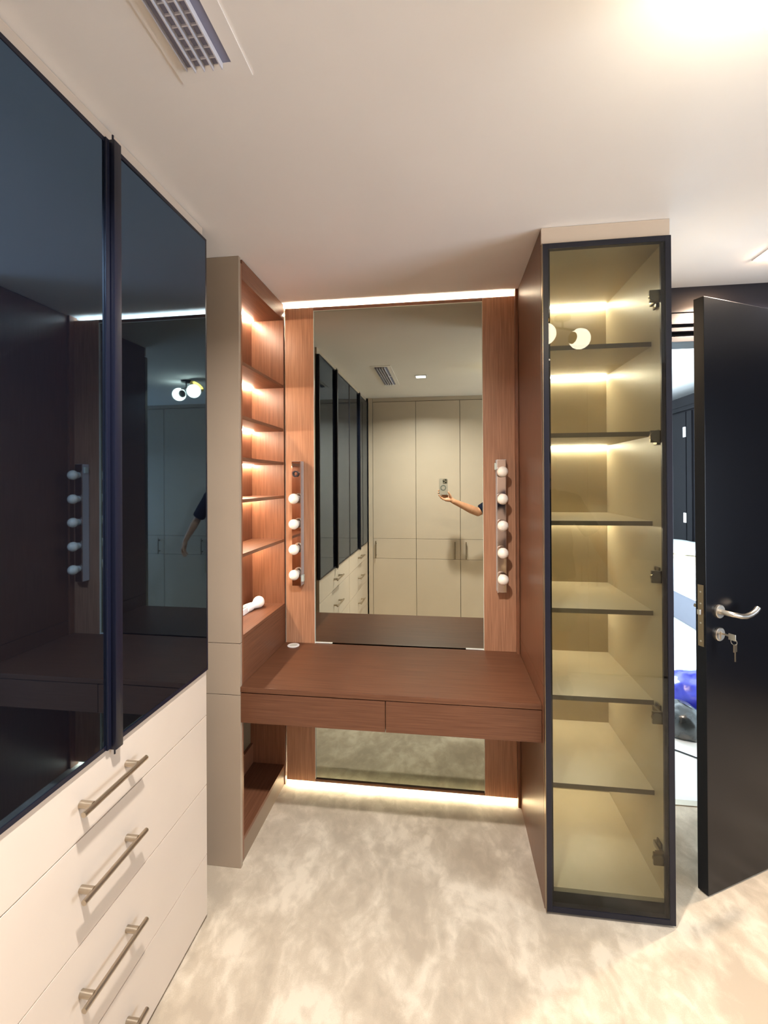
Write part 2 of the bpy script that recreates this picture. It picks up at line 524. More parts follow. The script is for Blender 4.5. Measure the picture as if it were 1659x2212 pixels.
# ------------------------------------------------------------------ left wardrobes
def wardrobe(y0, y1, yp, label, dx=0.0):
    """one unit: two dark glass doors above four drawers; yp = where the pull profile stands"""
    t = Thing('wardrobe', label, 'wardrobe', (XL - .3, (y0 + y1) / 2, 0), group='dark glass wardrobes along the left wall')
    c = MB()
    c.box(-1.49, XL - .02, y0 + .001, y0 + .018, .06, 2.49)
    c.box(-1.49, XL - .02, y1 - .018, y1 - .001, .06, 2.49)
    c.box(-1.49, XL - .02, y0 + .018, y1 - .018, .06, .078)
    c.box(-1.49, XL - .02, y0 + .018, y1 - .018, .895, .909)
    c.box(-1.49, XL - .02, y0 + .018, y1 - .018, 2.475, 2.49)
    c.box(-1.49, -1.48, y0 + .018, y1 - .018, .078, 2.475)
    t.part('carcass', c, M['cream_shaded'])
    t.part('filler', MB().box(XL - .03, XL - .010, y0, y1, 2.495, H - .001), M['cream'])
    t.part('plinth', MB().box(XL - .06, XL - .03, y0, y1, 0, .055), M['cream_shaded'])
    zs = [(.014, .233), (.2355, .4885), (.491, .7415), (.744, .907)]
    ym = (y0 + y1) / 2
    for k, (a, b2) in enumerate(zs):
        d = t.part('drawer', MB().box(XL - .02, XL, y0 + .0012, y1 - .0012, a, b2, .0012), M['cream'])
        zc = (.120, .372, .622, .826)[k]
        hy = ym
        h = MB()
        h.tube([(XL + .036, hy - .113, zc), (XL + .036, hy + .113, zc)], .0066, 16)
        for q in (-1, 1):
            h.tube([(XL, hy + q * .080, zc), (XL + .034, hy + q * .080, zc)], .0088, 16)
        t.part('handle', h, M['steel'], d)
    # doors
    XD = XL + .006
    for side, (a, b2) in enumerate(((y0 + .002, yp - .001), (yp + .001, y1 - .002))):
        fr = MB()
        fw = .012
        z0, z1 = .911, 2.493
        fr.box(XD - .018, XD + .0015, a, a + fw, z0, z1, .0008).box(XD - .018, XD + .0015, b2 - fw, b2, z0, z1, .0008)
        fr.box(XD - .018, XD + .0015, a + fw, b2 - fw, z0, z0 + fw, .0008).box(XD - .018, XD + .0015, a + fw, b2 - fw, z1 - fw, z1, .0008)
        d = t.part('door', fr, M['black'])
        gl = MB().box(-.003, .003, -(b2 - a) / 2 + fw - .001, (b2 - a) / 2 - fw + .001, z0 + fw - .001, z1 - fw + .001)
        pane = t.part('pane', gl, M['darkglass'], d, local=True)
        pane.location = t.W.inverted() @ Vector((XD - .003, (a + b2) / 2, 0))
        pane.rotation_euler = (0, 0, TILT.get((round(y0, 2), side), 0))
        # full height pull
        if side == 0:
            p = MB().box(XD, XD + .006, b2 - .013, b2, z0 - .001, z1, .001)
            t.part('pull_profile', p, M['black'], d)
        else:
            p = MB().box(XD, XD + .018, a, a + .026, z0 - .006, z1 + .003, .001)
            p.tube([(XD + .009, a + .006, z1), (XD + .009, a + .006, z1 + .018)], .0026, 8)
            p.tube([(XD + .009, a + .006, z0 - .020), (XD + .009, a + .006, z0)], .0022, 8)
            t.part('pull_profile', p, M['black'], d)
    return t


TILT = {(.57, 1): math.radians(-.5)}
wardrobe(.57, 1.584, 1.086, 'dark glass wardrobe over cream drawers nearest the shelf niche, filling the left of the photo')
wardrobe(-.43, .566, .09, 'dark glass wardrobe over cream drawers, seen only in the mirror behind the first one')

# ------------------------------------------------------------------ wardrobes behind the camera
def rear_wardrobe(x0, x1, hx, label):
    t = Thing('wardrobe', label, 'wardrobe', ((x0 + x1) / 2, YB - .3, 0), group='cream wardrobes behind the camera')
    t.part('carcass', MB().box(x0 + .001, x1 - .001, -1.04, YB - .021, .05, 2.5), M['cream_shaded'])
    t.part('filler', MB().box(x0, x1, YB - .03, YB - .008, 2.496, H - .001), M['cream'])
    t.part('plinth', MB().box(x0, x1, YB - .06, YB - .03, 0, .05), M['cream_shaded'])
    t.part('door', MB().box(x0 + .0025, x1 - .0025, YB - .02, YB, .953, 2.490, .001), M['cream'])
    mid = t.part('door', MB().box(x0 + .0025, x1 - .0025, YB - .02, YB, .729, .950, .001), M['cream'])
    t.part('door', MB().box(x0 + .0025, x1 - .0025, YB - .02, YB, .02, .726, .001), M['cream'])
    if hx is not None:
        h = MB().tube([(hx, YB + .032, .735), (hx, YB + .032, .925)], .0055, 12)
        for z in (.765, .895):
            h.tube([(hx, YB, z), (hx, YB + .033, z)], .006, 10)
        t.part('handle', h, M['nickel'], mid)
    return t


single('filler_strip', MB().box(-.86, -.812, YB - .02, YB, 0, H - .001, .001), M['cream'], 'narrow cream filler strip in the far corner of the mirror image', 'filler strip')
rear_wardrobe(-.81, -.322, -.775, 'cream wardrobe next to the dark glass ones in the mirror, handle at its left edge')
rear_wardrobe(-.322, .166, .106, 'cream wardrobe in the mirror with its handle beside the arm shadow')
rear_wardrobe(.166, .66, .226, 'cream wardrobe behind the arm holding the phone in the mirror')
rear_wardrobe(.66, 1.16, 1.10, 'cream wardrobe right behind the standing man')
rear_wardrobe(1.16, 1.72, 1.22, 'cream wardrobe to the right of the man, outside the mirror image')
rear_wardrobe(1.72, 2.29, 1.78, 'cream wardrobe in the right rear corner of the room')

# ------------------------------------------------------------------ shelf unit with end column
t = Thing('shelf_unit', 'tall walnut shelf unit with lit shelves and shaded cream end panel left of the mirror', 'shelf unit', (-1.1, 2.07, 0))
XB = -1.022
for a, b2 in ((.001, .7140), (.7165, .9275), (.930, H - .001)):
    t.part('end_panel', MB().box(-1.46, XC, 1.80, 1.818, a, b2, .0008), M['cream_shaded'])
zt = [2.11, 1.88, 1.703, 1.526, 1.296]
sh_t = .015
t.part('side_panel', MB().box(-1.46, XC - .001, 1.819, 1.832, .02, 2.52), M['wood'])
t.part('side_panel', MB().box(XB - .015, XC, 2.330, 2.349, .0, 2.52, .0006), M['wood'])
t.part('back_panel', MB().box(XB - .016, XB, 1.832, 2.330, .60, 2.52), M['wood'])
t.part('back_panel', MB().box(XB - .016, XB, 1.832, 2.330, .10, .205), M['wood'])
t.part('back_panel', MB().box(-1.14, -1.13, 1.832, 2.349, .19, .62), M['wood'])
t.part('fascia', MB().box(XC - .018, XC, 1.832, 2.330, 2.455, H - .002, .0006), M['wood_y'])
t.part('top_board', MB().box(XB, XC - .018, 1.832, 2.330, 2.455, 2.470), M['wood_y'])
t.part('apron', MB().box(XC - .018, XC, 1.832, 2.330, .60, .939, .0006), M['wood_y'])
leds = []
for z in zt:
    t.part('shelf', MB().box(XB, XC - .002, 1.832, 2.330, z - sh_t, z, .0005), M['wood_y'])
t.part('shelf', MB().box(XB, XC, 1.832, 2.330, .940, .955, .0005), M['wood_y'])
t.part('base_shelf', MB().box(XB - .1, XC - .004, 1.832, 2.330, .088, .104), M['wood_y'])
t.part('plinth', MB().box(XC - .022, XC - .006, 1.819, 2.345, .0, .088), M['plinth'])
for z in [2.455] + [q - sh_t for q in zt]:
    t.part('led_strip', MB().box(XB + .004, XB + .014, 1.84, 2.322, z - .005, z), M['led'])
sp = t.part('socket_plate', MB().box(-1.128, -1.112, 2.10, 2.26, .28, .42, .003), M['mint'])

# ------------------------------------------------------------------ mirror wall
ZT, ZB = 2.517, .024
lab = {0: 'tall walnut wall panel left of the mirror behind the left light bar', 1: 'tall walnut wall panel right of the mirror behind the right light bar'}
for k, (a, b2) in enumerate(((-.838, -.683), (.190, .346))):
    t = Thing('wall_panel', lab[k], 'wall panel', ((a + b2) / 2, 2.35, 0), group='walnut panels beside the mirror')
    t.part('board', MB().box(a, b2, D - .014, D + .004, ZB, ZT, .0008), M['wood_lit'])
t = Thing('wall_mirror', 'tall rectangular mirror standing behind the walnut desk', 'mirror', (-.246, D, 0))
t.part('glass', MB().box(-.6815, .1885, D - .005, D, .037, 2.498), M['mirror'])
ed = MB()
ed.box(-.683, -.6815, D - .0135, D, .037, 2.4995).box(.1885, .190, D - .0135, D, .037, 2.4995).box(-.683, .190, D - .0135, D, 2.498, 2.4995)
t.part('edge_trim', ed, M['mirror_edge'])
t.part('rail', MB().box(-.683, .190, D - .013, D + .004, 2.4997, ZT), M['wood_x'])
t.part('rail', MB().box(-.683, .190, D - .013, D + .004, ZB, .0368), M['wood_x'])
t.part('backing_board', MB().box(-.838, .346, D + .0045, D + .02, .06, ZT - .03), M['darkgrey'])
t.part('bottom_seal', MB().box(-.683, -.59, D - .0115, D - .0055, .7505, .754), M['white'])
t.part('bottom_seal', MB().box(.10, .190, D - .0115, D - .0055, .7505, .754), M['white'])
struct('trim_5', MB().box(.3465, .3585, 2.305, D + .01, .0, H - .001, .0006), M['wood'])
# LED coves
single('led_strip', MB().box(-.835, .345, D + .024, D + .034, ZT - .020, ZT - .012), M['led_cove'], 'warm white light strip glowing along the ceiling above the mirror', 'light strip', 'light strips of the mirror wall')
single('led_strip', MB().box(-.835, .345, D + .005, D + .014, .015, .023), M['led_floor'], 'warm white light strip glowing along the carpet below the mirror', 'light strip', 'light strips of the mirror wall')

# ------------------------------------------------------------------ desk
t = Thing('vanity_desk', 'walnut wall-hung dressing table with two flush drawers in front of the mirror', 'desk', (-.243, 2.07, .6))
YF = 1.800
t.part('desktop', MB().box(XC + .0005, .3595, YF, D - .0145, .729, .750, .0012), M['wood_x'])
t.part('drawer', MB().box(XC + .001, -.2415, YF + .003, YF + .021, .602, .7245, .001), M['wood_x'])
t.part('drawer', MB().box(-.2385, .3590, YF + .003, YF + .021, .602, .7255, .001), M['wood_x'])
cb = MB().box(XC + .003, .357, YF + .022, 2.20, .605, .618)
cb.box(XC + .003, XC + .018, YF + .022, 2.20, .618, .728).box(.342, .357, YF + .022, 2.20, .618, .728).box(-.248, -.232, YF + .022, 2.20, .618, .728).box(XC + .003, .357, 2.185, 2.2, .618, .728)
t.part('carcass', cb, M['wood_x'])
g = MB().lathe([(.018, .0), (.030, .0), (.031, .003), (.029, .0045), (.020, .004), (.018, .0)], (-.782, 2.285, .7502))
gr = t.part('cable_grommet', g, M['white'])
t.part('grommet_cap', MB().lathe([(.0, .0035), (.0195, .0035), (.0195, .0)], (-.782, 2.285, .7503)), M['mint'], gr)

# ------------------------------------------------------------------ vanity light bars
def light_bar(x0, x1, z0, z1, bulbs, missing, flip, label):
    """box against the panel with its mirror-polished front and round bulbs"""
    yb = D - .0145; yf = yb - .052
    xc = (x0 + x1) / 2
    t = Thing('vanity_light', label, 'wall light', (xc, yb, z0), group='bulb bars beside the mirror')
    t.part('housing', MB().box(x0, x1, yf + .004, yb, z0, z1, .001), M['bar_alu'])
    t.part('front_plate', MB().box(x0 + .001, x1 - .001, yf, yf + .004, z0 + .001, z1 - .001, .0008), M['plate'])
    edge = x1 if not flip else x0
    e2 = MB()
    e2.box(edge - .0015, edge + .0015, yf - .003, yf + .002, z0, z1).box(edge - .0015, edge + .0015, yb - .004, yb, z0, z1)
    t.part('edge_rib', e2, M['chrome'])
    for i, z in enumerate(bulbs):
        if i in missing:
            t.part('socket', MB().lathe([(.0, -.006), (.010, -.006), (.011, .014), (.016, .014), (.016, 0)], (xc, yf, z), (0, -1, 0)), M['black'], label='empty black bulb socket')
            continue
        bm_ = MB().lathe([(.0135, 0), (.0135, .012), (.016, .018)], (xc, yf, z), (0, -1, 0), 20)
        bl = t.part('bulb', MB().ball((xc, yf - .038, z), .0262, 28, 18), M['bulb'])
        t.part('bulb_collar', bm_.lathe([(.0162, .0), (.0175, .004), (.0175, .014)], (xc, yf, z), (0, -1, 0), 20), M['white'], bl)
    zc = z0 + .02 if not flip else z1 - .05
    sx = x1 if not flip else x0 - .010
    t.part('switch', MB().box(sx, sx + .010, yf + .012, yf + .034, zc, zc + .034, .002), M['mint'])
    return t


light_bar(-.787, -.740, 1.060, 1.705, [1.639, 1.512, 1.382, 1.253, 1.124], {0}, False, 'chrome bulb bar left of the mirror, top bulb missing')
light_bar(.252, .296, 1.052, 1.702, [1.641, 1.510, 1.382, 1.251, 1.124], set(), True, 'chrome bulb bar right of the mirror with all five bulbs')

# the loose bulb on the shelf
t = Thing('light_bulb', 'spare round white bulb with its plastic adapter lying on the lowest lit shelf', 'light bulb', (-.955, 2.22, .955))
t.part('globe', MB().ball((-.948, 2.235, .985), .0295, 28, 18), M['bulb'])
t.part('neck', MB().lathe([(.023, -.004), (.019, .012), (.016, .022), (.0155, .034)], (-.955, 2.217, .979), (-.28, -.93, -.12), 20), M['white'])
t.part('adapter', MB().tube([(-.965, 2.185, .976), (-.978, 2.145, .973)], [.020, .022], 16).box(-1.002, -.962, 2.085, 2.147, .9555, .984, .004), M['white'])
t.part('clip', MB().box(-.992, -.97, 2.09, 2.14, .984, .990, .002), M['mint'])

# ------------------------------------------------------------------ display cabinet
t = Thing('display_cabinet', 'tall narrow cabinet with smoked glass door and lit beige shelves, right of the desk', 'cabinet', (.585, 2.08, 0))
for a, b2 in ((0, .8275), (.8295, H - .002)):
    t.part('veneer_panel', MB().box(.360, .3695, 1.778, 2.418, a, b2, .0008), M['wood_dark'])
t.part('side_panel', MB().box(.370, .382, 1.778, 2.39, 0.0, 2.53), M['beige'])
t.part('side_panel', MB().box(.790, .806, 1.778, 2.418, 0.0, 2.478), M['beige'])
t.part('back_panel', MB().box(.382, .790, 2.375, 2.39, .05, 2.50), M['beige'])
t.part('top_board', MB().box(.382, .790, 1.790, 2.375, 2.462, 2.478), M['beige'])
t.part('bottom_board', MB().box(.382, .790, 1.80, 2.375, .050, .066), M['beige'])
t.part('filler', MB().box(.3605, .806, 1.764, 1.777, 2.480, H - .001, .0008), M['cream'])
t.part('filler', MB().box(.3700, .806, 1.778, 2.418, 2.480, H - .001), M['cream'])
t.part('toe_kick', MB().box(.3705, .805, 1.80, 1.815, 0.001, .05), M['toe'])
lz = []
for z in (2.130, 1.785, 1.440, 1.096, .753, .408):
    s_ = t.part('shelf', MB().box(.3825, .7895, 1.88, 2.3745, z - .018, z, .0005), M['beige'])
    t.part('edge_band', MB().box(.3825, .7895, 1.8785, 1.8800, z - .018, z), M['shelf_edge'], s_)
    lz.append(z - .018)
lz.insert(0, 2.462)
for z in lz:
    t.part('led_strip', MB().box(.384, .788, 2.362, 2.374, z - .005, z), M['led_cab'])
fr = MB()
x0, x1, y0, y1, z0, z1 = .3625, .8055, 1.752, 1.774, .012, 2.474
fw = .020
fr.box(x0, x0 + fw, y0, y1, z0, z1, .001).box(x1 - fw, x1, y0, y1, z0, z1, .001)
fr.box(x0 + fw, x1 - fw, y0, y1, z0, z0 + fw, .001).box(x0 + fw, x1 - fw, y0, y1, z1 - fw, z1, .001)
fr.box(x0 + fw, x0 + fw + .008, y0 + .012, y1, z0 + fw, z1 - fw).box(x1 - fw - .010, x1 - fw, y0 + .012, y1, z0 + fw, z1 - fw)
dr = t.part('door', fr, M['black'])
t.part('pane', MB().box(x0 + .012, x1 - .012, y0 + .002, y0 + .006, z0 + .012, z1 - .012), M['glass'], dr)
t.part('edge_pull', MB().box(x0 - .0025, x0 - .0003, y0 - .004, y1, z0, z1, .0005), M['nickel'], dr)
t.part('door_catch', MB().ball((x0 + .022, y0 + .004, 2.045), .004, 10, 8), M['steel2'], dr)
for z in (2.268, 1.757, 1.246, .735, .224):
    h = MB()
    h.box(.742, .783, 1.7755, 1.786, z - .022, z + .022, .002)
    h.tube([(.757, 1.772, z), (.757, 1.784, z)], .0175, 16)
    h.box(.776, .7885, 1.80, 1.862, z - .010, z + .010, .002)
    h.box(.7825, .7895, 1.815, 1.850, z - .028, z + .028, .002)
    h.box(.760, .782, 1.784, 1.812, z - .008, z + .008, .002)
    h.tube([(.7805, 1.822, z - .019), (.782, 1.822, z - .019)], .006, 10).tube([(.7805, 1.842, z + .019), (.782, 1.842, z + .019)], .006, 10)
    t.part('hinge', h, M['hinge'])

# ------------------------------------------------------------------ room door
A = Vector((.988, 1.900)); ang = math.radians(27.92)
hw = 1.02
t = Thing('door_1', None, None, (A.x, A.y, 0), ang, kind='structure')
t.part('leaf', MB().box(0, hw, 0, .0405, .006, 2.304, .0015), M['blackdoor'], local=True)
t.part('lock_plate', MB().box(-.0015, .0005, .0085, .031, .955, 1.192), M['nickel'], local=True)
scw = MB()
for z in (.975, 1.045, 1.12, 1.165):
    scw.tube([(-.0024, .020, z), (-.001, .020, z)], .0035, 10)
t.part('screws', scw, M['steel2'], local=True)
t.part('latch', MB().box(-.014, -.001, .014, .026, 1.078, 1.098, .002), M['steel2'], local=True)
for (ysg, y0_) in ((-1, 0.0), (1, .0405)):
    rz = MB().lathe([(0, 0), (.026, 0), (.026, .007), (.024, .009), (0, .009)], (.070, y0_, 1.088), (0, ysg, 0), 28)
    rs = t.part('rose', rz, M['steel2'], local=True)
    lv = []
    yy = y0_ + ysg * .055
    lv = [(.070, y0_ + ysg * .006, 1.088), (.070, y0_ + ysg * .035, 1.088), (.074, y0_ + ysg * .050, 1.087), (.086, yy, 1.085), (.112, yy, 1.078), (.140, yy, 1.075), (.168, yy, 1.079), (.194, yy, 1.088), (.213, yy - ysg * .002, 1.099)]
    t.part('lever', MB().tube(lv, .0098, 16), M['steel2'], rs, local=True)
    t.part('lock_rose', MB().lathe([(0, 0), (.026, 0), (.026, .006), (.024, .008), (0, .008)], (.070, y0_, 1.000), (0, ysg, 0), 28).box(.066, .074, y0_, y0_ + ysg * .012, .982, 1.012), M['steel2'], local=True)
# keys in the lock
kb = t.W
k = Thing('key_bunch', 'steel key in the black door lock with a second key hanging from its ring', 'keys', kb @ Vector((.070, -.012, 1.0)), ang)
k.part('key', MB().box(-.0015, .0015, -.028, .004, .001, .008).box(-.0018, .0018, -.050, -.024, -.010, .014, .0015), M['steel2'], local=True)
ringp = [(0.0, -.043 + .011 * math.cos(a), -.014 + .011 * math.sin(a)) for a in [2 * PI * i / 20 for i in range(21)]]
k.part('ring', MB().tube(ringp, .0011, 6, False), M['steel2'], local=True)
k.part('key', MB().box(-.006, .014, -.046, -.0435, -.052, -.022, .001).box(.000, .007, -.046, -.044, -.088, -.050, .0005), M['nickel'], local=True)

# ------------------------------------------------------------------ ceiling vent
t = Thing('ceiling_vent', 'long white air vent with slats set into the ceiling above the wardrobes', 'air vent', (-.52, .62, H))
v = MB()
va, vb, ya, yb_ = -.574, -.468, .27, .965
X0, X1, Y0, Y1 = -.605, -.434, .235, 1.003
zv0, zv1 = H - .0028, H - .0004
v.box(X0, va, Y0, Y1, zv0, zv1).box(vb, X1, Y0, Y1, zv0, zv1).box(va, vb, Y0, ya, zv0, zv1).box(va, vb, yb_, Y1, zv0, zv1)
v.box(va, vb, .612, .622, zv0, zv1)
t.part('frame', v, M['ceiling'])
t.part('shade_sheet', MB().box(va, vb, ya, yb_, H - .0012, H - .0006), M['vent_shade'])  # flat sheet on the ceiling; its dark colour is the opening's shade
for i in range(1, 5):
    x = va + (vb - va) * i / 5
    t.part('slat', MB().box(x - .0014, x + .0014, ya, yb_, H - .017, H - .002), M['vent'])
t.part('slat', MB().box(va, va + .002, ya, yb_, H - .012, H - .002), M['vent'])
n_f = 28
for i in range(n_f):
    y = ya + .02 + (yb_ - ya - .04) * i / (n_f - 1)
    t.part('fin', MB().box(va + .0212, vb - .0212, y - .0010, y + .0015, H - .006, H - .0015), M['vent'])

# ------------------------------------------------------------------ downlights
def downlight(x, y, s, label, warm=False):
    t = Thing('downlight', label, 'ceiling light', (x, y, H), group='square ceiling downlights')
    a = s / 2; b2 = a + .010
    f = MB().box(x - b2, x - a, y - b2, y + b2, H - .006, H - .0004).box(x + a, x + b2, y - b2, y + b2, H - .006, H - .0004)
    f.box(x - a, x + a, y - b2, y - a, H - .006, H - .0004).box(x - a, x + a, y + a, y + b2, H - .006, H - .0004)
    t.part('frame', f, M['vent'])
    t.part('diffuser', MB().box(x - a, x + a, y - a, y + a, H - (.011 if warm else .004), H - .001), M['downlight_warm' if warm else 'downlight'])


downlight(-.21, .57, .085, 'lit square downlight in the mirror image beside the air vent')
downlight(1.37, 2.09, .10, 'lit square downlight near the ceiling edge above the black door', True)

# ------------------------------------------------------------------ globe ceiling lamp
t = Thing('ceiling_lamp', 'glowing two-globe ceiling lamp with black rod and brass disc in the top right corner', 'ceiling lamp', (.67, .77, H))
g1 = Vector((.565, .83, 2.425)); g2 = Vector((.785, .71, 2.425)); ax = (g2 - g1).normalized()
t.part('ceiling_plate', MB().lathe([(0, 0), (.045, 0), (.045, -.018), (.042, -.020), (0, -.020)], (.675, .77, H - .0005)), M['black'])
t.part('rod', MB().tube([(.675, .77, H - .02), (.675, .77, 2.47)], .006, 10).tube([g1 + Vector((0, 0, .045)), g2 + Vector((0, 0, .045)) ], .006, 10), M['black'])
def cut_globe(c, d, off):
    b_ = MB().ball(c, .060, 32, 24)
    for v_ in b_.v:
        k_ = (v_ - c).dot(d)
        if k_ > off: v_ -= d * (k_ - off)
    return b_


ga = t.part('globe', MB().ball(g1, .060, 32, 20), M['globe'])
t.part('dish', MB().lathe([(.0, 0), (.067, 0), (.067, .003), (.0, .003)], g1 + Vector((-.012, -.030, .046)), (-.25, -.55, .8), 32).lathe([(0, .0), (.018, .0), (.018, .03), (0, .03)], g1 + Vector((-.012, -.030, .046)), (-.25, -.55, .8), 20), M['brass'], ga)
gb = t.part('globe', cut_globe(g2, -ax, .052), M['globe'])
t.part('dish', MB().lathe([(.0, 0), (.034, 0), (.034, .003), (.0, .003)], g2 - ax * .0522, (-ax.x, -ax.y, 0), 32), M['black'], gb)

# ------------------------------------------------------------------ phone
PH = Thing('phone', 'pale phone in a ringed case held up in the mirror', 'phone', (-.016, -.008, 1.458), YAW * 0)
def rbox(x0, x1, y0, y1, z0, z1, r, seg=6):
    """box with rounded corners in the XZ plane"""
    pts = []
    for (cx_, cz_, a0) in ((x1 - r, z1 - r, 0), (x0 + r, z1 - r, PI / 2), (x0 + r, z0 + r, PI), (x1 - r, z0 + r, 1.5 * PI)):
        for i in range(seg + 1):
            a = a0 + PI / 2 * i / seg
            pts.append((cx_ + r * math.cos(a), cz_ + r * math.sin(a)))
    n = len(pts)
    vs = [(p[0], y0, p[1]) for p in pts] + [(p[0], y1, p[1]) for p in pts]
    fs = [tuple(range(n)), tuple(range(n, 2 * n))[::-1]] + [(i, (i + 1) % n, n + (i + 1) % n, n + i) for i in range(n)]
    return MB().add(vs, fs)


PH.part('case', rbox(-.057, .025, -.0165, -.0055, 1.457, 1.619, .012), M['phone_case'])
PH.part('bumper', rbox(-.0585, .0265, -.0145, -.0075, 1.4555, 1.6205, .013), M['hinge'])
PH.part('screen', rbox(-.054, .022, -.0172, -.0165, 1.460, 1.616, .010), M['screen'])
cmod = PH.part('camera_plate', rbox(-.024, .022, -.0055, -.0030, 1.572, 1.616, .012), M['chrome'])
for (lx, lzz) in ((.008, 1.583), (-.012, 1.594), (.008, 1.606)):
    PH.part('lens', MB().lathe([(0, 0), (.0075, 0), (.0075, .0014), (0, .0014)], (lx, -.0030, lzz), (0, 1, 0), 20), M['lens'], cmod)
PH.part('charging_ring', MB().lathe([(.020, 0), (.0285, 0), (.0285, .0012), (.020, .0012), (.020, 0)], (-.018, -.0055, 1.528), (0, 1, 0), 32), M['ring'])

# ------------------------------------------------------------------ person
PX = Thing('person', 'person in navy t-shirt and khaki shorts holding the phone out with the left arm', 'person', (.78, -.14, 0))


def remeshed(name, mb, material, voxel, parent=None, smooth=4, label=None):
    o = new_obj(name, mb, material, parent or PX.e, PX.W)
    if label: o['label'] = label
    r = o.modifiers.new('remesh', 'REMESH')
    r.mode = 'VOXEL'
    r.voxel_size = voxel
    r.use_smooth_shade = True
    s = o.modifiers.new('smooth', 'SMOOTH')
    s.factor = .5
    s.iterations = smooth
    return o


hc = Vector((.755, -.115, 1.695)); face = Vector((-.62, .78, 0)).normalized(); side = Vector((face.y, -face.x, 0)); up = Vector((0, 0, 1))
HR = Matrix((side, face, up)).transposed()
def hp(x, y, z): return hc + side * x + face * y + up * z
B = MB()
B.ball(hc + up * .012, (.076, .094, .102), 28, 18, HR)
B.ball(hp(0, .018, -.060), (.058, .070, .062), 24, 16, HR)
B.ball(hp(0, .060, -.098), (.026, .024, .018), 16, 10, HR)        # chin
B.capsule(hp(0, .092, .012), .008, hp(0, .106, -.026), .012)      # nose
B.ball(hp(-.011, .098, -.028), .009).ball(hp(.011, .098, -.028), .009)
for q in (-1, 1):
    B.ball(hp(q * .030, .078, .022), (.018, .012, .006), 12, 8, HR)   # brow ridge
    B.ball(hp(q * .077, -.005, -.008), (.008, .020, .031), 14, 10, HR)  # ear
    B.ball(hp(q * .040, .064, -.030), (.022, .02, .02), 12, 8, HR)
B.capsule((.775, -.150, 1.49), .062, hp(0, -.010, -.075), .056)
# torso
B.ball((.78, -.155, 1.335), (.185, .115, .175), 28, 18)
B.ball((.78, -.150, 1.12), (.155, .108, .20), 28, 18)
B.ball((.78, -.155, .955), (.168, .118, .13), 28, 18)
B.capsule((.66, -.155, 1.445), .062, (.90, -.160, 1.445), .062)
B.capsule((.775, -.150, 1.47), .075, (.65, -.155, 1.44), .055).capsule((.775, -.150, 1.47), .075, (.915, -.16, 1.44), .055)
# left arm to the phone
LS, LE, LW = Vector((.610, -.150, 1.430)), Vector((.335, -.120, 1.272)), Vector((.086, -.034, 1.388))
def arm(S, E_, W_):
    B.capsule(S, .060, S.lerp(E_, .45), .049).capsule(S.lerp(E_, .45), .049, E_, .041)
    B.capsule(E_, .041, E_.lerp(W_, .28), .044).capsule(E_.lerp(W_, .28), .044, E_.lerp(W_, .75), .031).capsule(E_.lerp(W_, .75), .031, W_, .0265)
arm(LS, LE, LW)
RS, RE, RW = Vector((.965, -.160, 1.425)), Vector((1.135, -.165, 1.165)), Vector((1.235, -.095, .935))
arm(RS, RE, RW)
# left hand: palm under the phone, fingers round its left side, thumb on its right side
B.capsule(LW, .0265, (.058, -.036, 1.410), .026)
B.capsule((.066, -.030, 1.404), .023, (.030, -.042, 1.432), .019)
B.capsule((.066, -.030, 1.400), .022, (.010, -.026, 1.404), .017)
B.capsule((.030, -.044, 1.434), .016, (.008, -.026, 1.404), .016)
def finger(pts, rs):
    for i in range(len(pts) - 1):
        B.capsule(pts[i], rs[i], pts[i + 1], rs[i + 1], 12)
finger([(.030, -.044, 1.440), (-.006, -.044, 1.468), (-.038, -.036, 1.492), (-.064, -.022, 1.500), (-.0665, -.004, 1.498)], [.0105, .0095, .009, .0085, .0075])
finger([(.022, -.042, 1.428), (-.012, -.040, 1.446), (-.044, -.034, 1.466), (-.067, -.020, 1.474), (-.0675, -.001, 1.474)], [.0105, .0098, .009, .0085, .0075])
finger([(.014, -.036, 1.414), (-.018, -.032, 1.424), (-.046, -.024, 1.440), (-.062, -.012, 1.449), (-.060, .004, 1.452)], [.0105, .0095, .009, .008, .0075])
finger([(.006, -.024, 1.402), (-.020, -.014, 1.410), (-.040, -.004, 1.424), (-.050, .004, 1.438)], [.0098, .0088, .008, .007])
finger([(.064, -.028, 1.412), (.056, -.012, 1.440), (.045, -.003, 1.462), (.035, .002, 1.482)], [.015, .0118, .0105, .009])
# right hand hanging, slightly curled
hw_ = (RW - RE).normalized()
pk = RW + Vector((.014, .012, -.085))
B.capsule(RW, .0265, RW + Vector((.004, .006, -.035)), .026)
for i, (oy, ln) in enumerate(((-.030, .062), (-.010, .078), (.011, .084), (.031, .076))):
    k0 = pk + Vector((.0, oy, .004 * abs(1.5 - i) * -1))
    B.capsule(RW + Vector((.004, oy * .55, -.03)), .020, k0, .0125)
    finger([k0, k0 + Vector((-.006, oy * .15, -ln * .45)), k0 + Vector((-.018, oy * .2, -ln * .75)), k0 + Vector((-.030, oy * .2, -ln))], [.0105, .0092, .0085, .0075])
finger([RW + Vector((.000, .030, -.030)), RW + Vector((-.008, .052, -.058)), RW + Vector((-.014, .058, -.088)), RW + Vector((-.020, .056, -.110))], [.0165, .012, .0105, .0085])
# legs
for q in (-1, 1):
    hx = .78 + q * .092
    B.capsule((hx, -.155, .90), .093, (hx + q * .012, -.145, .50), .058)
    B.capsule((hx + q * .012, -.145, .50), .056, (hx + q * .014, -.165, .34), .054)
    B.capsule((hx + q * .014, -.165, .34), .054, (hx + q * .016, -.165, .10), .036)
    B.capsule((hx + q * .016, -.160, .06), .038, (hx + q * .026, -.03, .045), .033)
body = remeshed('body', B, M['skin'], .0045, smooth=3)
